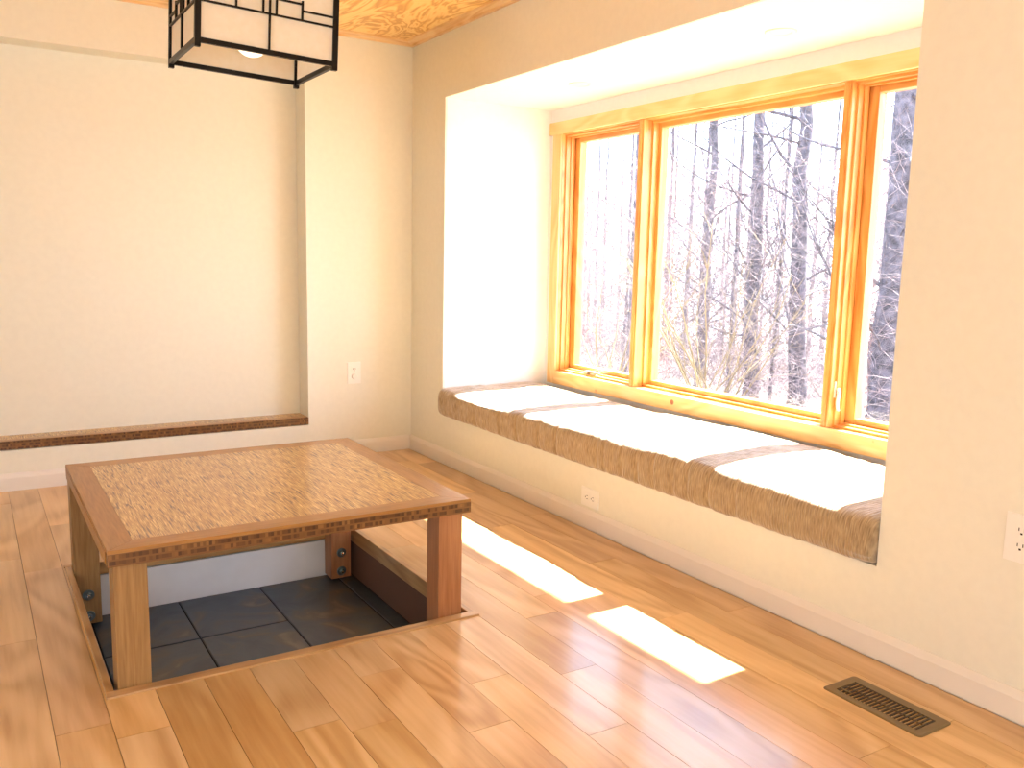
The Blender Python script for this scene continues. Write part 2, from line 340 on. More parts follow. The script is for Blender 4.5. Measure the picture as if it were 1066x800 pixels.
fixed = {2: [-2.907], 6: [-2.907], 5: [-3.134], 8: [-2.99], 7: [-3.30, -1.86], -2: [-1.32, -2.63], -3: [-1.98], -1: [-2.72], 4: [-3.6], 9: [-1.75], 10: [-2.45], 1: [-3.5], 3: [-3.9], 12: [-2.83]}
PW = 0.1305; g = 0.0007
for k in range(-20, 16):
    x0 = max(XL, -1.974 + PW * k); x1 = min(0, -1.974 + PW * (k + 1))
    if x1 - x0 < .02: continue
    fx = sorted(fixed.get(k, []), reverse=True); cuts = []
    y = fx[0] if fx else -random.uniform(.3, 1.3)
    up = y
    while up < -.25: cuts.append(up); up += random.uniform(.7, 1.4)
    for q in fx[1:]: cuts.append(q)
    dn = (fx[-1] if fx else y) - random.uniform(.8, 1.5)
    while dn > YF + .3: cuts.append(dn); dn -= random.uniform(.8, 1.6)
    cuts = sorted(set([0.0, YF] + cuts), reverse=True)
    for a, b in zip(cuts, cuts[1:]):
        bm = bmesh.new(); dz = random.uniform(-.0003, .0003)
        rs = rect_minus(x0 + g, x1 - g, b + g, a - g)
        if not rs: continue
        for q in rs: box(bm, *q, -.015, dz)
        link('plank', bm, m_plank, floor, origin=((x0 + x1) / 2, (a + b) / 2, 0))

# ------------------------------------------------------------------ baseboards, ceiling trim
def base_prof(s):  # away from wall distance, height
    return [(0, 0), (-.013 * s, 0), (-.013 * s, .066), (-.010 * s, .076), (-.006 * s, .085), (-.004 * s, .089), (0, .089)]
st('baseboard_right', prism([(p[0], p[1]) for p in base_prof(1)], 'y', YF, 0.0), m_base)
st('baseboard_back', prism([(p[0], p[1]) for p in base_prof(1)], 'x', XL, -.013), m_base)
cr = [(0, 2.452), (-.018, 2.452), (-.024, 2.460), (-.062, 2.466), (-.066, ZC), (0, ZC)]
st('trim_1', prism(cr, 'y', YF, 0), m_crown)
m_crown_x = wood('ceiling_trim_wood_x', (0.70, 0.40, 0.16), (0.82, 0.54, 0.26), (0.86, 0.62, 0.34), 'x', 60, 0.4, 4.0)
st('trim_2', prism(cr, 'x', XL, 0), m_crown_x)

# ------------------------------------------------------------------ niche shelf
sh = thing('wall_shelf', (-2.6, 0.05, NZ0), 'long low bamboo-strand shelf board with dark end-grain front edge in the wall niche', 'shelf')
link('shelf_panel', B(XL, NX - .002, .045, ND, .212, .254, bev=.0), m_panel, sh)
link('front_strip', B(XL, NX - .002, 0.0005, .045, .212, .2545), m_border_x, sh)
link('edge_band', B(XL, NX - .001, -.004, .0005, .211, .2535), m_edge, sh)

# ------------------------------------------------------------------ pit
st('wall_pit_back', B(PX0 - .02, PX1 + .02, PY1 + .001, PY1 + .02, -.3, -.05), m_pitwall)
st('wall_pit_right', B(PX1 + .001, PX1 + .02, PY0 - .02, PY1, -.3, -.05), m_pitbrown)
st('wall_pit_left', B(PX0 - .02, PX0 - .001, PY0 - .02, PY1, -.3, -.05), m_pitwall)
st('wall_pit_front', B(PX0, PX1, PY0 - .02, PY0 - .001, -.3, -.05), m_pitwall)
trim = tag(bpy.data.objects.new('trim_3', None), kind='structure'); trim.location = (-1.51, -1.9, 0); COL.objects.link(trim)
def rimx(ya, yb):  # bull-nosed strip
    return boxes([(HX0 - .006, HX1 + .006, ya, yb, -.045, .006)], bev=.003)
link('front_nosing', rimx(HY0 - .004, PY0), m_rim_x, trim)
link('back_nosing', rimx(PY1, HY1 + .004), m_rim_x, trim)
link('left_nosing', boxes([(HX0 - .004, PX0, PY0 - .0, PY1, -.045, .006)], bev=.003), m_rim_y, trim)
link('right_nosing', boxes([(PX1, HX1 + .004, PY0 - .0, PY1, -.06, .003)], bev=.003), m_rim_y, trim)
pf = st('floor_pit', B(PX0 - .02, PX1 + .02, PY0 - .02, PY1 + .02, -.3, PZ - .004), m_grout)
tx = [PX0, -2.02, -1.690, -1.357, -1.022, PX1]; ty = [PY1, -1.745, -2.13, PY0]
for i in range(5):
    for j in ((0, 1, 2) if i < 3 else (0, 2)):
        a, b_ = tx[i] + .003, tx[i + 1] - .003; c, d = ty[j] - .003, ty[j + (2 if i > 2 and j == 0 else 1)] + .003
        bm = B(a, b_, d, c, PZ - .012, PZ + random.uniform(-.0006, .0006)); es = [e for e in bm.edges if all(v.co.z > PZ - .005 for v in e.verts)]
        bmesh.ops.bevel(bm, geom=es, offset=.002, segments=1, affect='EDGES')
        link('tile', bm, m_slate, pf, origin=((a + b_) / 2, (c + d) / 2, PZ))

# ------------------------------------------------------------------ table
TX0, TX1, TY0, TY1, TZ = -2.078, -0.953, -2.472, -1.350, 0.41
tb = thing('low_table', ((TX0 + TX1) / 2, (TY0 + TY1) / 2, PZ), 'square low table of strand panel and cherry border standing in the sunken floor pit', 'table')
bw = .076
link('tabletop_panel', B(TX0 + bw, TX1 - bw, TY0 + bw, TY1 - bw, TZ - .032, TZ - .0002), m_panel, tb)
def mitre(corners, mat, name='border_board'):
    bm = bmesh.new(); z0, z1 = TZ - .014, TZ
    lo = [bm.verts.new((x, y, z0)) for x, y in corners]; hi = [bm.verts.new((x, y, z1)) for x, y in corners]
    bm.faces.new(hi); bm.faces.new(lo[::-1])
    for i in range(4): bm.faces.new((lo[i], lo[(i + 1) % 4], hi[(i + 1) % 4], hi[i]))
    bmesh.ops.recalc_face_normals(bm, faces=bm.faces)
    bmesh.ops.bevel(bm, geom=[e for e in bm.edges if all(v.co.z > z1 - .001 for v in e.verts)], offset=.0012, segments=1, affect='EDGES')
    return link(name, bm, mat, tb)
o_ = [(TX0, TY0), (TX1, TY0), (TX1, TY1), (TX0, TY1)]; i_ = [(TX0 + bw, TY0 + bw), (TX1 - bw, TY0 + bw), (TX1 - bw, TY1 - bw), (TX0 + bw, TY1 - bw)]
for q in range(4):
    n_ = (q + 1) % 4; mitre([o_[q], o_[n_], i_[n_], i_[q]], (m_border_x, m_border)[q % 2])
e_ = .0005
for a in ((TX0, TX1, TY0 - .002, TY0 + .03), (TX0, TX1, TY1 - .03, TY1 + .002)): link('edge_band', B(*a, TZ - .046, TZ - .010), m_edge, tb)
for a in ((TX0 - .002, TX0 + .03, TY0 + .03, TY1 - .03), (TX1 - .03, TX1 + .002, TY0 + .03, TY1 - .03)): link('edge_band', B(*a, TZ - .046, TZ - .010), m_border, tb)
LW = .089
legs = [(-2.064, -2.456, m_leg), (-1.064, -2.456, m_leg_red), (-2.074, -1.341 - LW, m_leg), (-1.061, -1.341 - LW, m_leg_red)]
for n_, (lx, ly, lm) in enumerate(legs):
    lg = link('leg', B(lx, lx + LW, ly, ly + LW, PZ + .008, TZ - .033, bev=.003), lm, tb)
    back = n_ >= 2
    for bz in (-.088, -.172):
        yy = ly if back else ly + LW; s = -1 if back else 1
        bm = bmesh.new(); lathe(bm, [(.021, 0), (.021, .002 * s), (.0195, .003 * s), (.011, .003 * s)] if s > 0 else [(.011, -.003), (.0195, -.003), (.021, -.002), (.021, 0)], (lx + LW / 2 + (.0), yy, bz), 'y', 28); link('washer', bm, m_steel, lg)
        bm = bmesh.new(); lathe(bm, [(.011, s * .003), (.011, s * .010), (.008, s * .012)] if s > 0 else [(.008, -.012), (.011, -.010), (.011, -.003)], (lx + LW / 2, yy, bz), 'y', 6); link('nut', bm, m_steel, lg)
        bm = bmesh.new(); lathe(bm, [(.0055, s * .011), (.0055, s * .020), (.004, s * .022)] if s > 0 else [(.004, -.022), (.0055, -.020), (.0055, -.011)], (lx + LW / 2, yy, bz), 'y', 16); link('bolt_end', bm, m_boltend, lg, smooth=False)

# ------------------------------------------------------------------ window
win = st('window_1', boxes([(.86, .90, WY1, WY0, WZ0, WZ0 + .02), (.86, .90, WY1, WY0, WZ1 - .02, WZ1), (.86, .90, WY0 - .02, WY0, WZ0, WZ1), (.86, .90, WY1, WY1 + .02, WZ0, WZ1)]), m_fir_z)
OZ0, OZ1 = .532, 1.952
OP = [(-.563, -1.268, 'c'), (-1.310, -2.550, 'p'), (-2.590, -3.262, 'c')]   # (left edge, right edge)
link('head_casing', B(.700, BXW, -3.358, -.452, 1.956, 2.026, bev=.002), m_head, win)
link('side_casing', B(.708, BXW, -.480, -.561, .452, 1.956, bev=.002), m_pine_z, win)
link('side_casing', B(.708, BXW, -3.264, -3.358, .452, 1.956, bev=.002), m_pine_z, win)
link('apron', B(.704, BXW, -.561, -3.264, .452, .532, bev=.002), m_pine_y, win)
# jamb liner box
link('jamb', boxes([(.722, .88, WY1, WY0, OZ1, WZ1 - .001)]), m_fir_y, win)
link('jamb', boxes([(.722, .88, WY0, OP[0][0], OZ0, OZ1)]), m_fir_z, win)
link('jamb', boxes([(.722, .88, OP[2][1], WY1, OZ0, OZ1)]), m_fir_z, win)
link('sill', boxes([(.722, .90, WY1, WY0, WZ0 + .001, OZ0)]), m_fir_y, win)
for a, b_ in ((OP[0][1], OP[1][0]), (OP[1][1], OP[2][0])):
    ml = link('mullion', B(.716, .88, a, b_, OZ0, OZ1, bev=.002), m_fir_z, win)
    link('mullion_bead', B(.711, .716, a - .012, b_ + .012, OZ0, OZ1, bev=.001), m_fir_z, ml)
GX = .845
for y0, y1, kind in OP:
    steps = [(.745, .775, .010), (.775, .80, .018)] if kind == 'c' else [(.775, .81, .012)]
    for xa, xb, ins in steps:   # moulded stops, each ring a little deeper
        hz = bmesh.new(); box(hz, xa, xb, y1, y0, OZ0, OZ0 + ins); box(hz, xa, xb, y1, y0, OZ1 - ins, OZ1)
        link('stop_rail', hz, m_fir_y, win)
        vt = bmesh.new(); box(vt, xa, xb, y0 - ins, y0, OZ0 + ins, OZ1 - ins); box(vt, xa, xb, y1, y1 + ins, OZ0 + ins, OZ1 - ins)
        link('stop_stile', vt, m_fir_z, win)
    i2 = .058 if kind == 'c' else .034; b2 = .042 if kind == 'c' else .036; i1 = steps[-1][2]; xa = .81
    yA, yB = y0 - i1, y1 + i1; zA, zB = OZ0 + i1, OZ1 - i1
    sash = link('sash_stile', B(xa, .862, y0 - i2, y0 - .0005, OZ0 + .001, OZ1 - .001, bev=.003), m_fir_z, win)
    link('sash_stile', B(xa, .862, y1 + .0005, y1 + i2, OZ0 + .001, OZ1 - .001, bev=.003), m_fir_z, win)
    link('sash_rail', B(xa + .001, .861, y1 + i2, y0 - i2, OZ0 + .001, OZ0 + b2, bev=.003), m_fir_y, win)
    link('sash_rail', B(xa + .001, .861, y1 + i2, y0 - i2, OZ1 - b2, OZ1 - .001, bev=.003), m_fir_y, win)
    link('glass_pane', B(GX, GX + .004, y1 + i2 - .003, y0 - i2 + .003, OZ0 + b2 - .003, OZ1 - b2 + .003), m_glass, win)
# white hardware: casement locks and operators
def lock(y, z, s):
    bm = bmesh.new(); box(bm, .738, .770, y, y + s * .006, z - .030, z + .040, bev=.001); box(bm, .745, .760, y + s * .006, y + s * .016, z - .012, z + .012, bev=.001)
    h = link('lock_plate', bm, m_white, win)
    bm = bmesh.new(); pts = [(0, 0), (-.006, -.02), (-.010, -.045), (-.006, -.07), (0, -.085)]
    for (a, b1), (c, d) in zip(pts, pts[1:]):
        vs = [bm.verts.new(p) for p in ((.744 + a, y + s * .016, z + b1), (.757 + a, y + s * .016, z + b1), (.757 + c, y + s * .016, z + d), (.744 + c, y + s * .016, z + d), (.744 + a, y + s * .024, z + b1), (.757 + a, y + s * .024, z + b1), (.757 + c, y + s * .024, z + d), (.744 + c, y + s * .024, z + d))]
        for q in ((0, 1, 2, 3), (4, 7, 6, 5), (0, 4, 5, 1), (2, 6, 7, 3), (0, 3, 7, 4), (1, 5, 6, 2)): bm.faces.new([vs[i] for i in q])
    bmesh.ops.recalc_face_normals(bm, faces=bm.faces)
    tag(link('lock_lever', bm, m_white, h), 'white casement lock lever')
lock(-2.590, .69, -1); lock(-1.268, .68, 1)
for z in (1.62, 1.02): tag(link('strike_clip', B(.752, .760, -2.590, -2.597, z, z + .03), m_white, win), 'small white clip on the jamb')
cb = link('crank_base', B(.755, .79, -.80, -.92, OZ0 + .011, OZ0 + .026, bev=.003), m_white, win)
bm = bmesh.new(); box(bm, .742, .752, -.86, -.95, OZ0 + .022, OZ0 + .030, bev=.002); lathe(bm, [(.009, 0), (.009, .02)], (.747, -.86, OZ0 + .010), 'z', 14); lathe(bm, [(.007, 0), (.007, .022)], (.747, -.943, OZ0 + .026), 'z', 12)
link('crank_handle', bm, m_bronze, cb)

# ------------------------------------------------------------------ seat cushion
def cushion():
    rnd = random.Random(3); L0, L1 = -.436, -3.356; nL = 900
    x0, x1, z0, z1 = -.036, .665, BZ0 + .004, .448
    rf, rb = .034, .03
    prof = []   # (x, z, nx, nz, zone)
    def arc(cx, cz, r, a0, a1, n):
        for i in range(n + 1):
            a = a0 + (a1 - a0) * i / n; prof.append((cx + r * math.cos(a), cz + r * math.sin(a), math.cos(a), math.sin(a)))
    def seg(xa, za, xb, zb, n, nx, nz):
        for i in range(1, n): t = i / n; prof.append((xa + (xb - xa) * t, za + (zb - za) * t, nx, nz))
    arc(x0 + rf * .7, z0 + rf * .7, rf * .7, -math.pi / 2, -math.pi, 4)
    seg(x0, z0 + rf * .7, x0, z1 - rf, 12, -1, 0)
    arc(x0 + rf, z1 - rf, rf, math.pi, math.pi / 2, 8)
    seg(x0 + rf, z1, x1 - rb, z1, 30, 0, 1)
    arc(x1 - rb, z1 - rb, rb, math.pi / 2, 0, 4)
    seg(x1, z1 - rb, x1, z0, 3, 1, 0); prof.append((x1, z0, 0, -1)); 
    import mathutils
    ns = mathutils.noise.noise
    bm = bmesh.new(); rows = []
    wr = sorted([(-1.15 - .0, .010), (-1.52, .007), (-1.66, .012), (-1.98, .006), (-2.03, .006), (-2.35, .012), (-2.47, .008), (-2.55, .010), (-2.66, .010), (-2.80, .006), (-1.32, .007), (-.9, .004), (-2.15, .006), (-2.25, .008)])
    for i in range(nL + 1):
        y = L0 + (L1 - L0) * i / nL; t = i / nL
        e = min(1, (L0 - y) / .045, (y - L1) / .045); e = math.sqrt(max(0, 1 - (1 - e) ** 2)) if e < 1 else 1
        slump = .016 * math.sin(y * 2.3 + .6) * (1 if t > .1 else t * 10)
        lift = .0
        row = []
        for (px, pz, nx, nz) in prof:
            front = max(0.0, -nx); top = max(0.0, nz)
            rib = .0055 * abs(math.sin(y * math.pi / .0125 + 2.0 * ns(Vector((px * 5, y * 4, pz * 14))))) * (0.45 + .8 * ns(Vector((px * 20, y * 26, pz * 20))))
            pil = .007 * ns(Vector((px * 5, y * 3.5, pz * 5))) + .010 * ns(Vector((px * 2, y * 1.7, 4)))
            wk = 0
            for wy, wa in wr:
                d = (y - wy - .03 * math.sin(pz * 25 + wy * 7) * (pz - .3)) / .010
                if abs(d) < 3: wk -= wa * math.exp(-d * d) * front * (.4 + .6 * min(1, (.46 - pz) / .12))
            fr_bulge = .010 * front * math.sin(max(0, min(1, (pz - z0) / (z1 - z0))) * math.pi)
            disp = (rib + pil * (top + .5 * front) + wk + fr_bulge)
            crown = top * (.012 * math.sin(max(0, min(1, (px - x0) / (x1 - x0))) * math.pi)) + top * slump * .6
            cx, cz = (x0 + x1) / 2, (z0 + z1) / 2
            X = px + nx * disp; Z = pz + nz * disp + crown
            if t > .8 and pz < z0 + .03: Z += .008 * (t - .8) / .2 * (1 if nx < -.1 or nz < 0 else 0) * (1 if px < .2 else 0)
            X = cx + (X - cx) * (.93 + .07 * e); Z = z0 + (Z - z0) * (.86 + .14 * e)
            X = min(X, .72); Z = max(Z, BZ0 + .0035)
            row.append(bm.verts.new((X, y, Z)))
        rows.append(row)
    for a, b in zip(rows, rows[1:]):
        n = len(a)
        for k in range(n): bm.faces.new((a[k], a[(k + 1) % n], b[(k + 1) % n], b[k]))
    bm.faces.new(rows[0]); bm.faces.new(rows[-1][::-1]); bmesh.ops.recalc_face_normals(bm, faces=bm.faces)
    return bm
cu = link('seat_cushion', cushion(), m_fabric, origin=(.32, -1.9, BZ0), smooth=True)
tag(cu, 'long ribbed tan seat cushion on the sunlit window seat', 'cushion')

# ------------------------------------------------------------------ outlets
def outlet(origin, along, up, nrm, label, pw=.089, ph=.133, kind='duplex'):
    """plate centred on origin; along/up/nrm unit vectors"""
    O, A, U, Nn = Vector(origin), Vector(along), Vector(up), Vector(nrm)
    t = thing('wall_outlet', O, label, 'outlet', None)
    def vb(bm, a0, a1, u0, u1, n0, n1, bev=0):
        vs = [bm.verts.new(O + A * a + U * u + Nn * n) for n in (n0, n1) for a, u in ((a0, u0), (a1, u0), (a1, u1), (a0, u1))]
        fs = [bm.faces.new([vs[i] for i in q]) for q in ((0, 3, 2, 1), (4, 5, 6, 7), (0, 1, 5, 4), (1, 2, 6, 5), (2, 3, 7, 6), (3, 0, 4, 7))]
        if bev: bmesh.ops.bevel(bm, geom=[e for e in {e for f in fs for e in f.edges} if sum((v.co - O).dot(Nn) > n1 - 1e-5 for v in e.verts) == 2], offset=bev, segments=3, affect='EDGES')
        return bm
    bm = vb(bmesh.new(), -pw / 2, pw / 2, -ph / 2, ph / 2, .0003, .0055, .003); bmesh.ops.recalc_face_normals(bm, faces=bm.faces); link('cover_plate', bm, m_plate, t)
    for s in ((1, -1) if kind == 'duplex' else (1,)):
        c = s * .0215
        bm = bmesh.new(); ring = []
        for i in range(32):
            a = 2 * math.pi * i / 32; rx = .0172 * math.cos(a); ry = max(-.0135, min(.0135, .0172 * math.sin(a))); ring.append((rx, ry))
        lo = [bm.verts.new(O + A * x + U * (c + y) + Nn * .0055) for x, y in ring]; hi = [bm.verts.new(O + A * x + U * (c + y) + Nn * .0072) for x, y in ring]
        bm.faces.new(hi)
        for i in range(32): bm.faces.new((lo[i], lo[(i + 1) % 32], hi[(i + 1) % 32], hi[i]))
        bmesh.ops.recalc_face_normals(bm, faces=bm.faces); face = link('socket_face', bm, m_plate, t)
        bm = bmesh.new(); vb(bm, -.0085, -.006, c + .000, c + .009, .0070, .0075); vb(bm, .006, .0085, c + .000, c + .009, .0070, .0075); vb(bm, -.003, .003, c - .0095, c - .0045, .0070, .0075)
        bmesh.ops.recalc_face_normals(bm, faces=bm.faces); link('slots', bm, m_dark, face)
    bm = bmesh.new(); vb(bm, -.003, .003, -.003, .003, .0055, .0066); bmesh.ops.recalc_face_normals(bm, faces=bm.faces); link('screw', bm, m_plate, t)
    if kind != 'duplex':
        bm = bmesh.new(); ax = 'y'; lathe(bm, [(.017, 0), (.017, -.010), (.014, -.013)], O + U * -.022 + Nn * .0055, ax, 28)
        bmesh.ops.recalc_face_normals(bm, faces=bm.faces); tag(link('plug_cap', bm, m_white, t), 'round white cap over the lower socket')
    return t
outlet((0, -3.785, .503), (0, -1, 0), (0, 0, 1), (-1, 0, 0), 'cream duplex outlet upright on the right wall beyond the window bay')
outlet((0, -1.893, .144), (0, 0, 1), (0, -1, 0), (-1, 0, 0), 'cream outlet mounted sideways low under the window seat', pw=.088, ph=.130)
outlet((-.384, 0, .506), (1, 0, 0), (0, 0, 1), (0, -1, 0), 'cream outlet on the far wall between niche and corner', kind='single')

# ------------------------------------------------------------------ floor register
def register():
    t = thing('floor_vent', (-.243, -3.588, 0), 'bronze louvred floor vent set in the planks near the right baseboard', 'floor vent')
    x0, x1, y0, y1 = -.316, -.170, -3.743, -3.433; r = .012
    ox0, ox1, oy0, oy1 = -.292, -.203, -3.716, -3.462
    def rr(x0, x1, y0, y1, r, n=5):
        p = []
        for cx, cy, a in ((x1 - r, y1 - r, 0), (x0 + r, y1 - r, 90), (x0 + r, y0 + r, 180), (x1 - r, y0 + r, 270)):
            for i in range(n): an = math.radians(a + 90 * i / (n - 1)); p.append((cx + r * math.cos(an), cy + r * math.sin(an)))
        return p
    bm = bmesh.new(); A = rr(x0, x1, y0, y1, r); A2 = rr(x0 + .004, x1 - .004, y0 + .004, y1 - .004, r - .003); I = rr(ox0, ox1, oy0, oy1, .003)
    rings = [[bm.verts.new((x, y, z)) for x, y in P] for P, z in ((A, .0005), (A, .002), (A2, .0045), (I, .0045), (I, -.012))]
    for a, b in zip(rings, rings[1:]):
        for i in range(len(a)): bm.faces.new((a[i], a[(i + 1) % len(a)], b[(i + 1) % len(a)], b[i]))
    bmesh.ops.recalc_face_normals(bm, faces=bm.faces); link('frame', bm, m_bronze, t)
    link('duct_shadow_box', B(ox0, ox1, oy0, oy1, -.0148, -.0125), m_dark, t)
    n = 20
    for i in range(n):
        y = oy0 + (oy1 - oy0) * (i + .5) / n
        bm = bmesh.new(); v = [bm.verts.new(p) for p in ((ox0, y - .0035, .004), (ox1, y - .0035, .004), (ox1, y + .0015, .004), (ox0, y + .0015, .004), (ox0, y + .001, -.010), (ox1, y + .001, -.010), (ox1, y + .0055, -.010), (ox0, y + .0055, -.010))]
        for q in ((0, 1, 2, 3), (4, 7, 6, 5), (0, 4, 5, 1), (2, 6, 7, 3), (0, 3, 7, 4), (1, 5, 6, 2)): bm.faces.new([v[k] for k in q])
        bmesh.ops.recalc_face_normals(bm, faces=bm.faces); link('louvre', bm, m_louvre, t)
    link('centre_bar', B((ox0 + ox1) / 2 - .0015, (ox0 + ox1) / 2 + .0015, oy0, oy1, -.002, .0035), m_bronze, t)
    link('damper_lever', B(ox0 + .012, ox0 + .018, oy1 - .040, oy1 - .006, .0045, .0075, bev=.001), m_bronze, t)
register()

# ------------------------------------------------------------------ recessed bay lights
for n_, (lx, ly, lab) in enumerate(((.372, -1.203, 'white recessed ceiling light in the bay, the one nearer the back wall'), (.374, -2.506, 'white recessed ceiling light in the bay, the one nearer the right wall end'))):
    t = thing('recessed_light', (lx, ly, BZ1), lab, 'ceiling light', 'recessed lights in the window bay ceiling')
    bm = bmesh.new(); pr = [(.062, -.0005), (.062, -.003), (.055, -.006), (.044, -.004), (.040, -.0006)]; c = Vector((lx, ly, BZ1)); rings = [[bm.verts.new(c + Vector((r * math.cos(2 * math.pi * i / 36), r * math.sin(2 * math.pi * i / 36), h))) for i in range(36)] for r, h in pr]
    for a, b in zip(rings, rings[1:]):
        for i in range(36): bm.faces.new((a[i], a[(i + 1) % 36], b[(i + 1) % 36], b[i]))
    bmesh.ops.recalc_face_normals(bm, faces=bm.faces); link('trim_ring', bm, m_white, t, smooth=True)
    bm = bmesh.new(); lathe(bm, [(.040, -.0006), (.038, -.0022), (.02, -.004)], c, 'z', 32); link('lens', bm, m_plate, t, smooth=True)

# ------------------------------------------------------------------ lantern
def lantern():
    LX0, LX1, LY0, LY1, Z0, H = -.228, .228, -.205, .205, 0.0, .40
    t = thing('pendant_lantern', (-1.497, -1.888, 1.842), 'black framed square paper lantern hanging over the low table', 'lamp')
    c = Vector((-1.497, -1.888, 1.842))
    P = lambda n, lst, m, par=t, bev=0: link(n, boxes([(c.x + a, c.x + b, c.y + d, c.y + e, c.z + f, c.z + g) for a, b, d, e, f, g in lst], bev=bev), m, par)
    pw = .018
    for sx_ in (-1, 1):
        for sy_ in (-1, 1):
            cx, cy = sx_ * (.228 - pw / 2), sy_ * (.205 - pw / 2)
            # each post is two slats meeting at the corner
            P('corner_post', [(cx - pw / 2, cx + pw / 2, cy - pw / 2, cy + pw / 2, -.012, H)], m_black, bev=.0015)
    for z, hh in ((0, .016), (H - .016, .016)):
        for sy_ in (-1, 1): P('rail', [(LX0 + pw, LX1 - pw, sy_ * .198 - .006, sy_ * .198 + .006, z, z + hh)], m_black)
        for sx_ in (-1, 1): P('rail', [(sx_ * .221 - .006, sx_ * .221 + .006, LY0 + pw, LY1 - pw, z, z + hh)], m_black)
    # paper sheets
    for s in (-1, 1):
        P('paper_panel', [(LX0 + .012, LX1 - .012, s * .196 - .0008, s * .196 + .0008, .010, H - .01)], m_paper)
        P('paper_panel', [(s * .219 - .0008, s * .219 + .0008, LY0 + .012, LY1 - .012, .010, H - .01)], m_paper)
    # kumiko lattice: list of (horizontal?, pos, from, to) in panel units (-1..1 across, metres up)
    V = [(0, .016, H - .016), (-.10, .125, H - .125), (.10, .125, H - .125), (.50, .125, .185), (-.50, .125, .185), (.50, H - .185, H - .125), (-.50, H - .185, H - .125)]
    Hh = [(.125, -1, 1), (.155, .50, 1), (.155, -1, -.50), (.175, .10, .5), (.175, -.5, -.10), (H - .125, -1, 1), (H - .165, .10, 1), (H - .165, -1, -.10)]
    b = .0028
    for s in (-1, 1):
        yy = s * .2015; w = LX1 - pw; lst = []
        for u, z0, z1 in V: lst.append((u * w - b, u * w + b, yy - .004, yy + .004, z0, z1))
        P('lattice', lst, m_black)
        lst = []
        for z, u0, u1 in Hh: lst.append((u0 * w, u1 * w, yy - .0035, yy + .0035, z - b, z + b))
        P('lattice', lst, m_black)
        xx = s * .2245; w = LY1 - pw; lst = []
        for u, z0, z1 in V: lst.append((xx - .004, xx + .004, u * w - b, u * w + b, z0, z1))
        P('lattice', lst, m_black)
        lst = []
        for z, u0, u1 in Hh: lst.append((xx - .0035, xx + .0035, u0 * w, u1 * w, z - b, z + b))
        P('lattice', lst, m_black)
    P('top_bar', [(LX0 + pw, LX1 - pw, -.008, .008, H - .012, H)], m_black)
    sk = P('socket', [(-.018, .018, -.018, .018, .20, H - .012)], m_black)
    bm = bmesh.new(); lathe(bm, [(max(.001, .06 * math.sin(math.pi * i / 16)), .088 - .06 * math.cos(math.pi * i / 16)) for i in range(17)], c, 'z', 32); link('globe_bulb', bm, m_bulb, t, smooth=True)
    P('cord', [(-.003, .003, -.003, .003, H, ZC - c.z - .012)], m_black)
    bm = bmesh.new(); lathe(bm, [(.06, -.022), (.062, -.006), (.062, 0)], (c.x, c.y, ZC), 'z', 32); link('canopy', bm, m_black, t)
    t.rotation_euler = (0, math.radians(2.3), 0)   # hangs slightly askew, lower to the right
    return t
lantern()

# ------------------------------------------------------------------ outdoors
gz = lambda x, y: -.55 - .115 * (x - 1) + .012 * max(0, x - 18) ** 1.25
bm = bmesh.new(); gxs = [0.96 + i * 1.0 for i in range(52)]; gys = [-14 + j * 1.2 for j in range(60)]
import mathutils
gv = [[bm.verts.new((x, y, gz(x, y) + .12 * mathutils.noise.noise(Vector((x * .5, y * .5, 0))))) for y in gys] for x in gxs]
for a, b in zip(gv, gv[1:]):
    for j in range(len(gys) - 1): bm.faces.new((a[j], b[j], b[j + 1], a[j + 1]))
st('ground', bm, m_ground, smooth=True)

class Tubes:
    def __init__(s): s.v = []; s.f = []
    def add(s, pts, rad, n=5):
        base = len(s.v)
        for i, p in enumerate(pts):
            d = (pts[min(i + 1, len(pts) - 1)] - pts[max(i - 1, 0)]); d.normalize()
            a = d.orthogonal().normalized(); b = d.cross(a)
            for k in range(n):
                an = 2 * math.pi * k / n; s.v.append(p + (a * math.cos(an) + b * math.sin(an)) * rad[i])
        for i in range(len(pts) - 1):
            for k in range(n): q = base + i * n; s.f.append((q + k, q + (k + 1) % n, q + n + (k + 1) % n, q + n + k))
        s.f.append(tuple(base + (len(pts) - 1) * n + k for k in range(n)))
    def mesh(s, name, mat, parent=None, off=Vector((0, 0, 0))):
        me = bpy.data.meshes.new(name); me.from_pydata([v - off for v in s.v], [], s.f); me.materials.append(mat)
        for p in me.polygons: p.use_smooth = True
        o = bpy.data.objects.new(name, me); o.parent = parent
        if parent is None: o.location = off
        COL.objects.link(o); return o
def wander(rnd, p, d, L, n, jit, up=0.0):
    pts = [p.copy()]; d = d.normalized()
    for i in range(n):
        d = (d + Vector((rnd.uniform(-jit, jit), rnd.uniform(-jit, jit), rnd.uniform(-jit, jit) + up))).normalized(); pts.append(pts[-1] + d * L / n)
    return pts
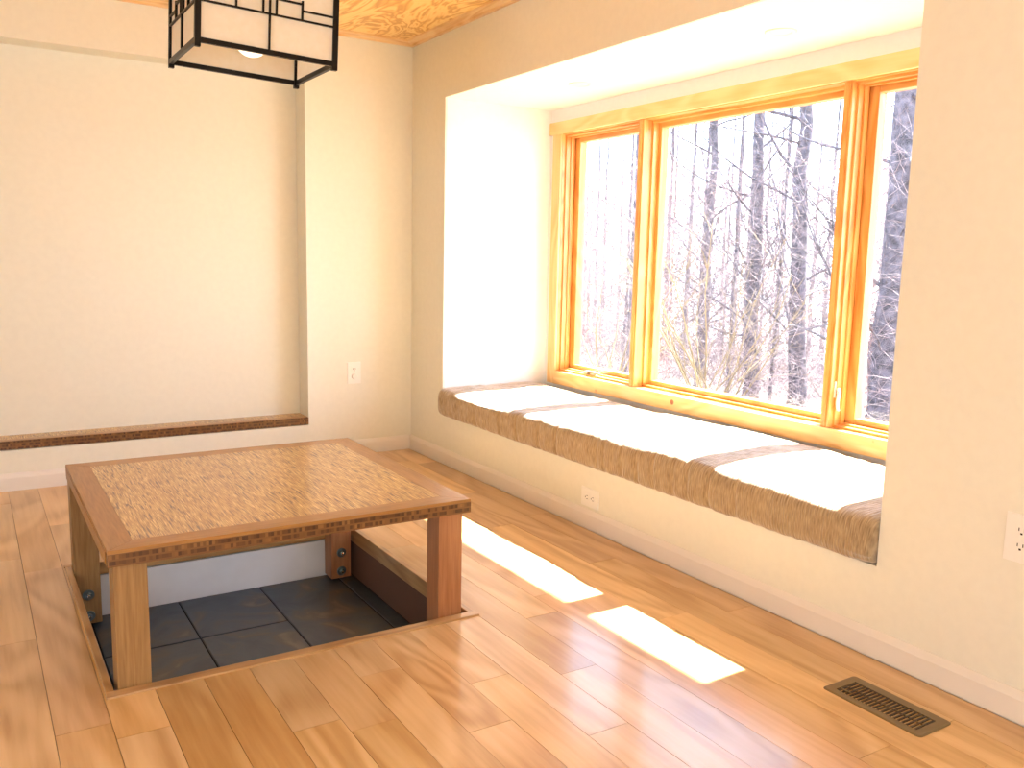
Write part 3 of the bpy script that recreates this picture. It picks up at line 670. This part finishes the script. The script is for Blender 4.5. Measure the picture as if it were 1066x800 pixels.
def tree(seed, x, y, r, h, label, group=None, lean=(0, 0), nb=16, low=1.6, name='bare_tree', detail=2):
    rnd = random.Random(seed); z = gz(x, y) - .15
    t = thing(name, (x, y, z), label, 'tree', group); off = Vector((x, y, z))
    T = Tubes(); n = 16; pts = []
    for i in range(n + 1):
        q = i / n; pts.append(Vector((x + lean[0] * q * h + rnd.uniform(-.3, .3) * r, y + lean[1] * q * h + rnd.uniform(-.3, .3) * r, z + h * q)))
    rad = [r * (1.25 if i == 0 else 1) * (1 - .75 * i / n) for i in range(n + 1)]
    T.add(pts, rad, 10); T.mesh('trunk', m_bark, t, off)
    Bt = Tubes()
    def at(hz):
        q = max(0, min(.999, hz / h)) * n; i = int(q); return pts[i].lerp(pts[i + 1], q - i), rad[i]
    for k in range(nb):
        hz = low + (h * .9 - low) * (k / nb) ** 1.5 + rnd.uniform(-.2, .2); p, rr_ = at(hz)
        a = rnd.uniform(0, 2 * math.pi); d = Vector((math.cos(a), math.sin(a), rnd.uniform(.1, .9)))
        L = rnd.uniform(1.2, 3.4) * (h / 11); br = wander(rnd, p, d, L, 7, .16, .05); r0 = min(rr_ * .35, .035) * rnd.uniform(.6, 1)
        Bt.add(br, [r0 * (1 - .85 * i / 7) for i in range(8)], 5)
        for m_ in range(4 * detail):
            i = rnd.randint(1, 6); d2 = (br[i + 1] - br[i]).normalized() + Vector((rnd.uniform(-.9, .9), rnd.uniform(-.9, .9), rnd.uniform(-.3, .8)))
            s2 = wander(rnd, br[i], d2, L * rnd.uniform(.25, .55), 5, .25, .03); Bt.add(s2, [r0 * .35 * (1 - .8 * j / 5) for j in range(6)], 3)
            for m2 in range(detail):
                i2 = rnd.randint(1, 4); d3 = (s2[i2 + 1] - s2[i2]).normalized() + Vector((rnd.uniform(-.9, .9), rnd.uniform(-.9, .9), rnd.uniform(-.5, .8)))
                s3 = wander(rnd, s2[i2], d3, L * .22, 3, .3); Bt.add(s3, [r0 * .17, r0 * .14, r0 * .1, r0 * .05], 3)
    Bt.mesh('branches', m_bark, t, off)
    return t
near = [
    (10.0, 5.27, .17, 12, 'straight grey trunk right of centre in the large middle pane', 11, (0, .044)),
    (11.0, 7.27, .165, 12, 'thick grey trunk in the middle of the large pane with slim shoots beside', 12, (.01, .028)),
    (11.2, 6.93, .045, 8, 'slim crooked stem just right of the middle trunk', 13, (.0, -.02)),
    (13.0, 10.72, .14, 13, 'dark trunk left of centre in the large pane with a pale twin behind', 14, (.0, -.008)),
    (15.0, 12.95, .065, 12, 'slim trunk near the left edge of the large middle pane', 15, (0, -.004)),
    (18.0, 16.75, .085, 13, 'pale thin trunk, the second from the left edge of the large pane', 16, (0, -.018)),
    (12.0, 8.86, .045, 10, 'slender stem midway between the dark left trunk and the middle trunk', 17, (0, -.006)),
    (9.0, 3.72, .055, 10, 'slim trunk close to the right edge of the large middle pane', 18, (0, .012)),
    (9.0, 2.86, .235, 13, 'broad grey trunk filling the right hand casement pane', 19, (0, .002)),
    (14.0, 7.15, .12, 12, 'thinner trunk left of the broad one in the right casement pane', 20, (0, .004)),
    (12.0, 12.35, .055, 11, 'slim trunk nearest the mullion in the left casement pane', 21, (0, -.004)),
    (14.0, 14.95, .06, 11, 'slim trunk in the middle of the left casement pane', 22, (0, -.006)),
]
for x, y, r, h, lab, sd, ln in near: tree(sd, x, y, r, h, lab, lean=ln, nb=20)
rnd = random.Random(99)
done = []
for k in range(38):
    for _try in range(40):
        x = rnd.uniform(18, 42); s = (x + 2.363) / 3.19; yy = -4.966 + s * rnd.uniform(1.65, 4.45)
        if all((x - a) ** 2 + (yy - b) ** 2 > 4 for a, b in done): break
    done.append((x, yy))
    tree(200 + k, x, yy, rnd.uniform(.05, .15), rnd.uniform(10, 15), 'bare trunk in the hazy woods far beyond the window', group='distant bare trees', nb=12, low=2.0, name='distant_tree', detail=1)
# arching tan shrub low in the large pane
def shrub(x, y, n, H, label, seed, mat, name='arching_shrub'):
    rnd = random.Random(seed); z = gz(x, y) - .1; off = Vector((x, y, z)); T = Tubes(); W = Tubes()
    for i in range(n):
        a = rnd.uniform(0, 2 * math.pi); d = Vector((math.cos(a) * .6, math.sin(a) * .6, 1.0)); p = off + Vector((rnd.uniform(-.3, .3), rnd.uniform(-.3, .3), 0))
        L = H * rnd.uniform(.7, 1.25); st_ = wander(rnd, p, d, L, 9, .10, -.015); T.add(st_, [.020 * (1 - .8 * j / 9) for j in range(10)], 5)
        for m_ in range(12):
            j = rnd.randint(2, 8); d2 = (st_[j + 1] - st_[j]).normalized() + Vector((rnd.uniform(-.8, .8), rnd.uniform(-.8, .8), rnd.uniform(-.3, .6)))
            s2 = wander(rnd, st_[j], d2, L * rnd.uniform(.15, .4), 5, .25); W.add(s2, [.006 * (1 - .8 * q / 5) for q in range(6)], 3)
    t = thing(name, off, label, 'shrub'); T.mesh('stems', mat, t, off); W.mesh('twigs', mat, t, off)
shrub(8.5, 5.9, 16, 3.2, 'tan arching shrub low in the large pane left of its centre trunk', 5, m_cane)
shrub(8.0, 7.9, 10, 2.8, 'tan forked shrub in the lower part of the left casement', 6, m_cane)
# dense winter brush nobody could count
T = Tubes(); rnd = random.Random(42)
for k in range(34000):
    x = 8 + 26 * rnd.random() ** 1.3; s = (x + 2.363) / 3.19; y = -4.966 + s * rnd.uniform(1.55, 4.5)
    z = gz(x, y) + (rnd.random() ** 1.5) * (2.9 + .18 * x); a = rnd.uniform(0, 2 * math.pi)
    p = Vector((x, y, z)); d = Vector((math.cos(a), math.sin(a), rnd.uniform(-.2, 1.4))); L = rnd.uniform(.4, 1.5); r0 = .0046 * rnd.uniform(.6, 1.8) * (x / 14)
    b = wander(rnd, p, d, L, 4, .3, -.02); T.add(b, [r0, r0 * .85, r0 * .65, r0 * .45, r0 * .2], 3)
o = T.mesh('winter_brush', m_twig, None, Vector((15, 8, -1))); tag(o, 'tangle of pale winter twigs filling the woods behind the trunks', 'brush', kind='stuff')
# nest box on the broad trunk
nb_ = thing('nest_box', (8.91, 2.5, 2.35), 'small pale blue and white box on the broad trunk in the right casement', 'box')
link('box_body', B(8.84, 8.98, 2.40, 2.63, 2.35, 2.66, bev=.006), m_white, nb_)
link('box_roof', B(8.81, 9.0, 2.37, 2.64, 2.66, 2.70, bev=.004), plain('pale_blue_paint', (.45, .68, .75), .5), nb_)
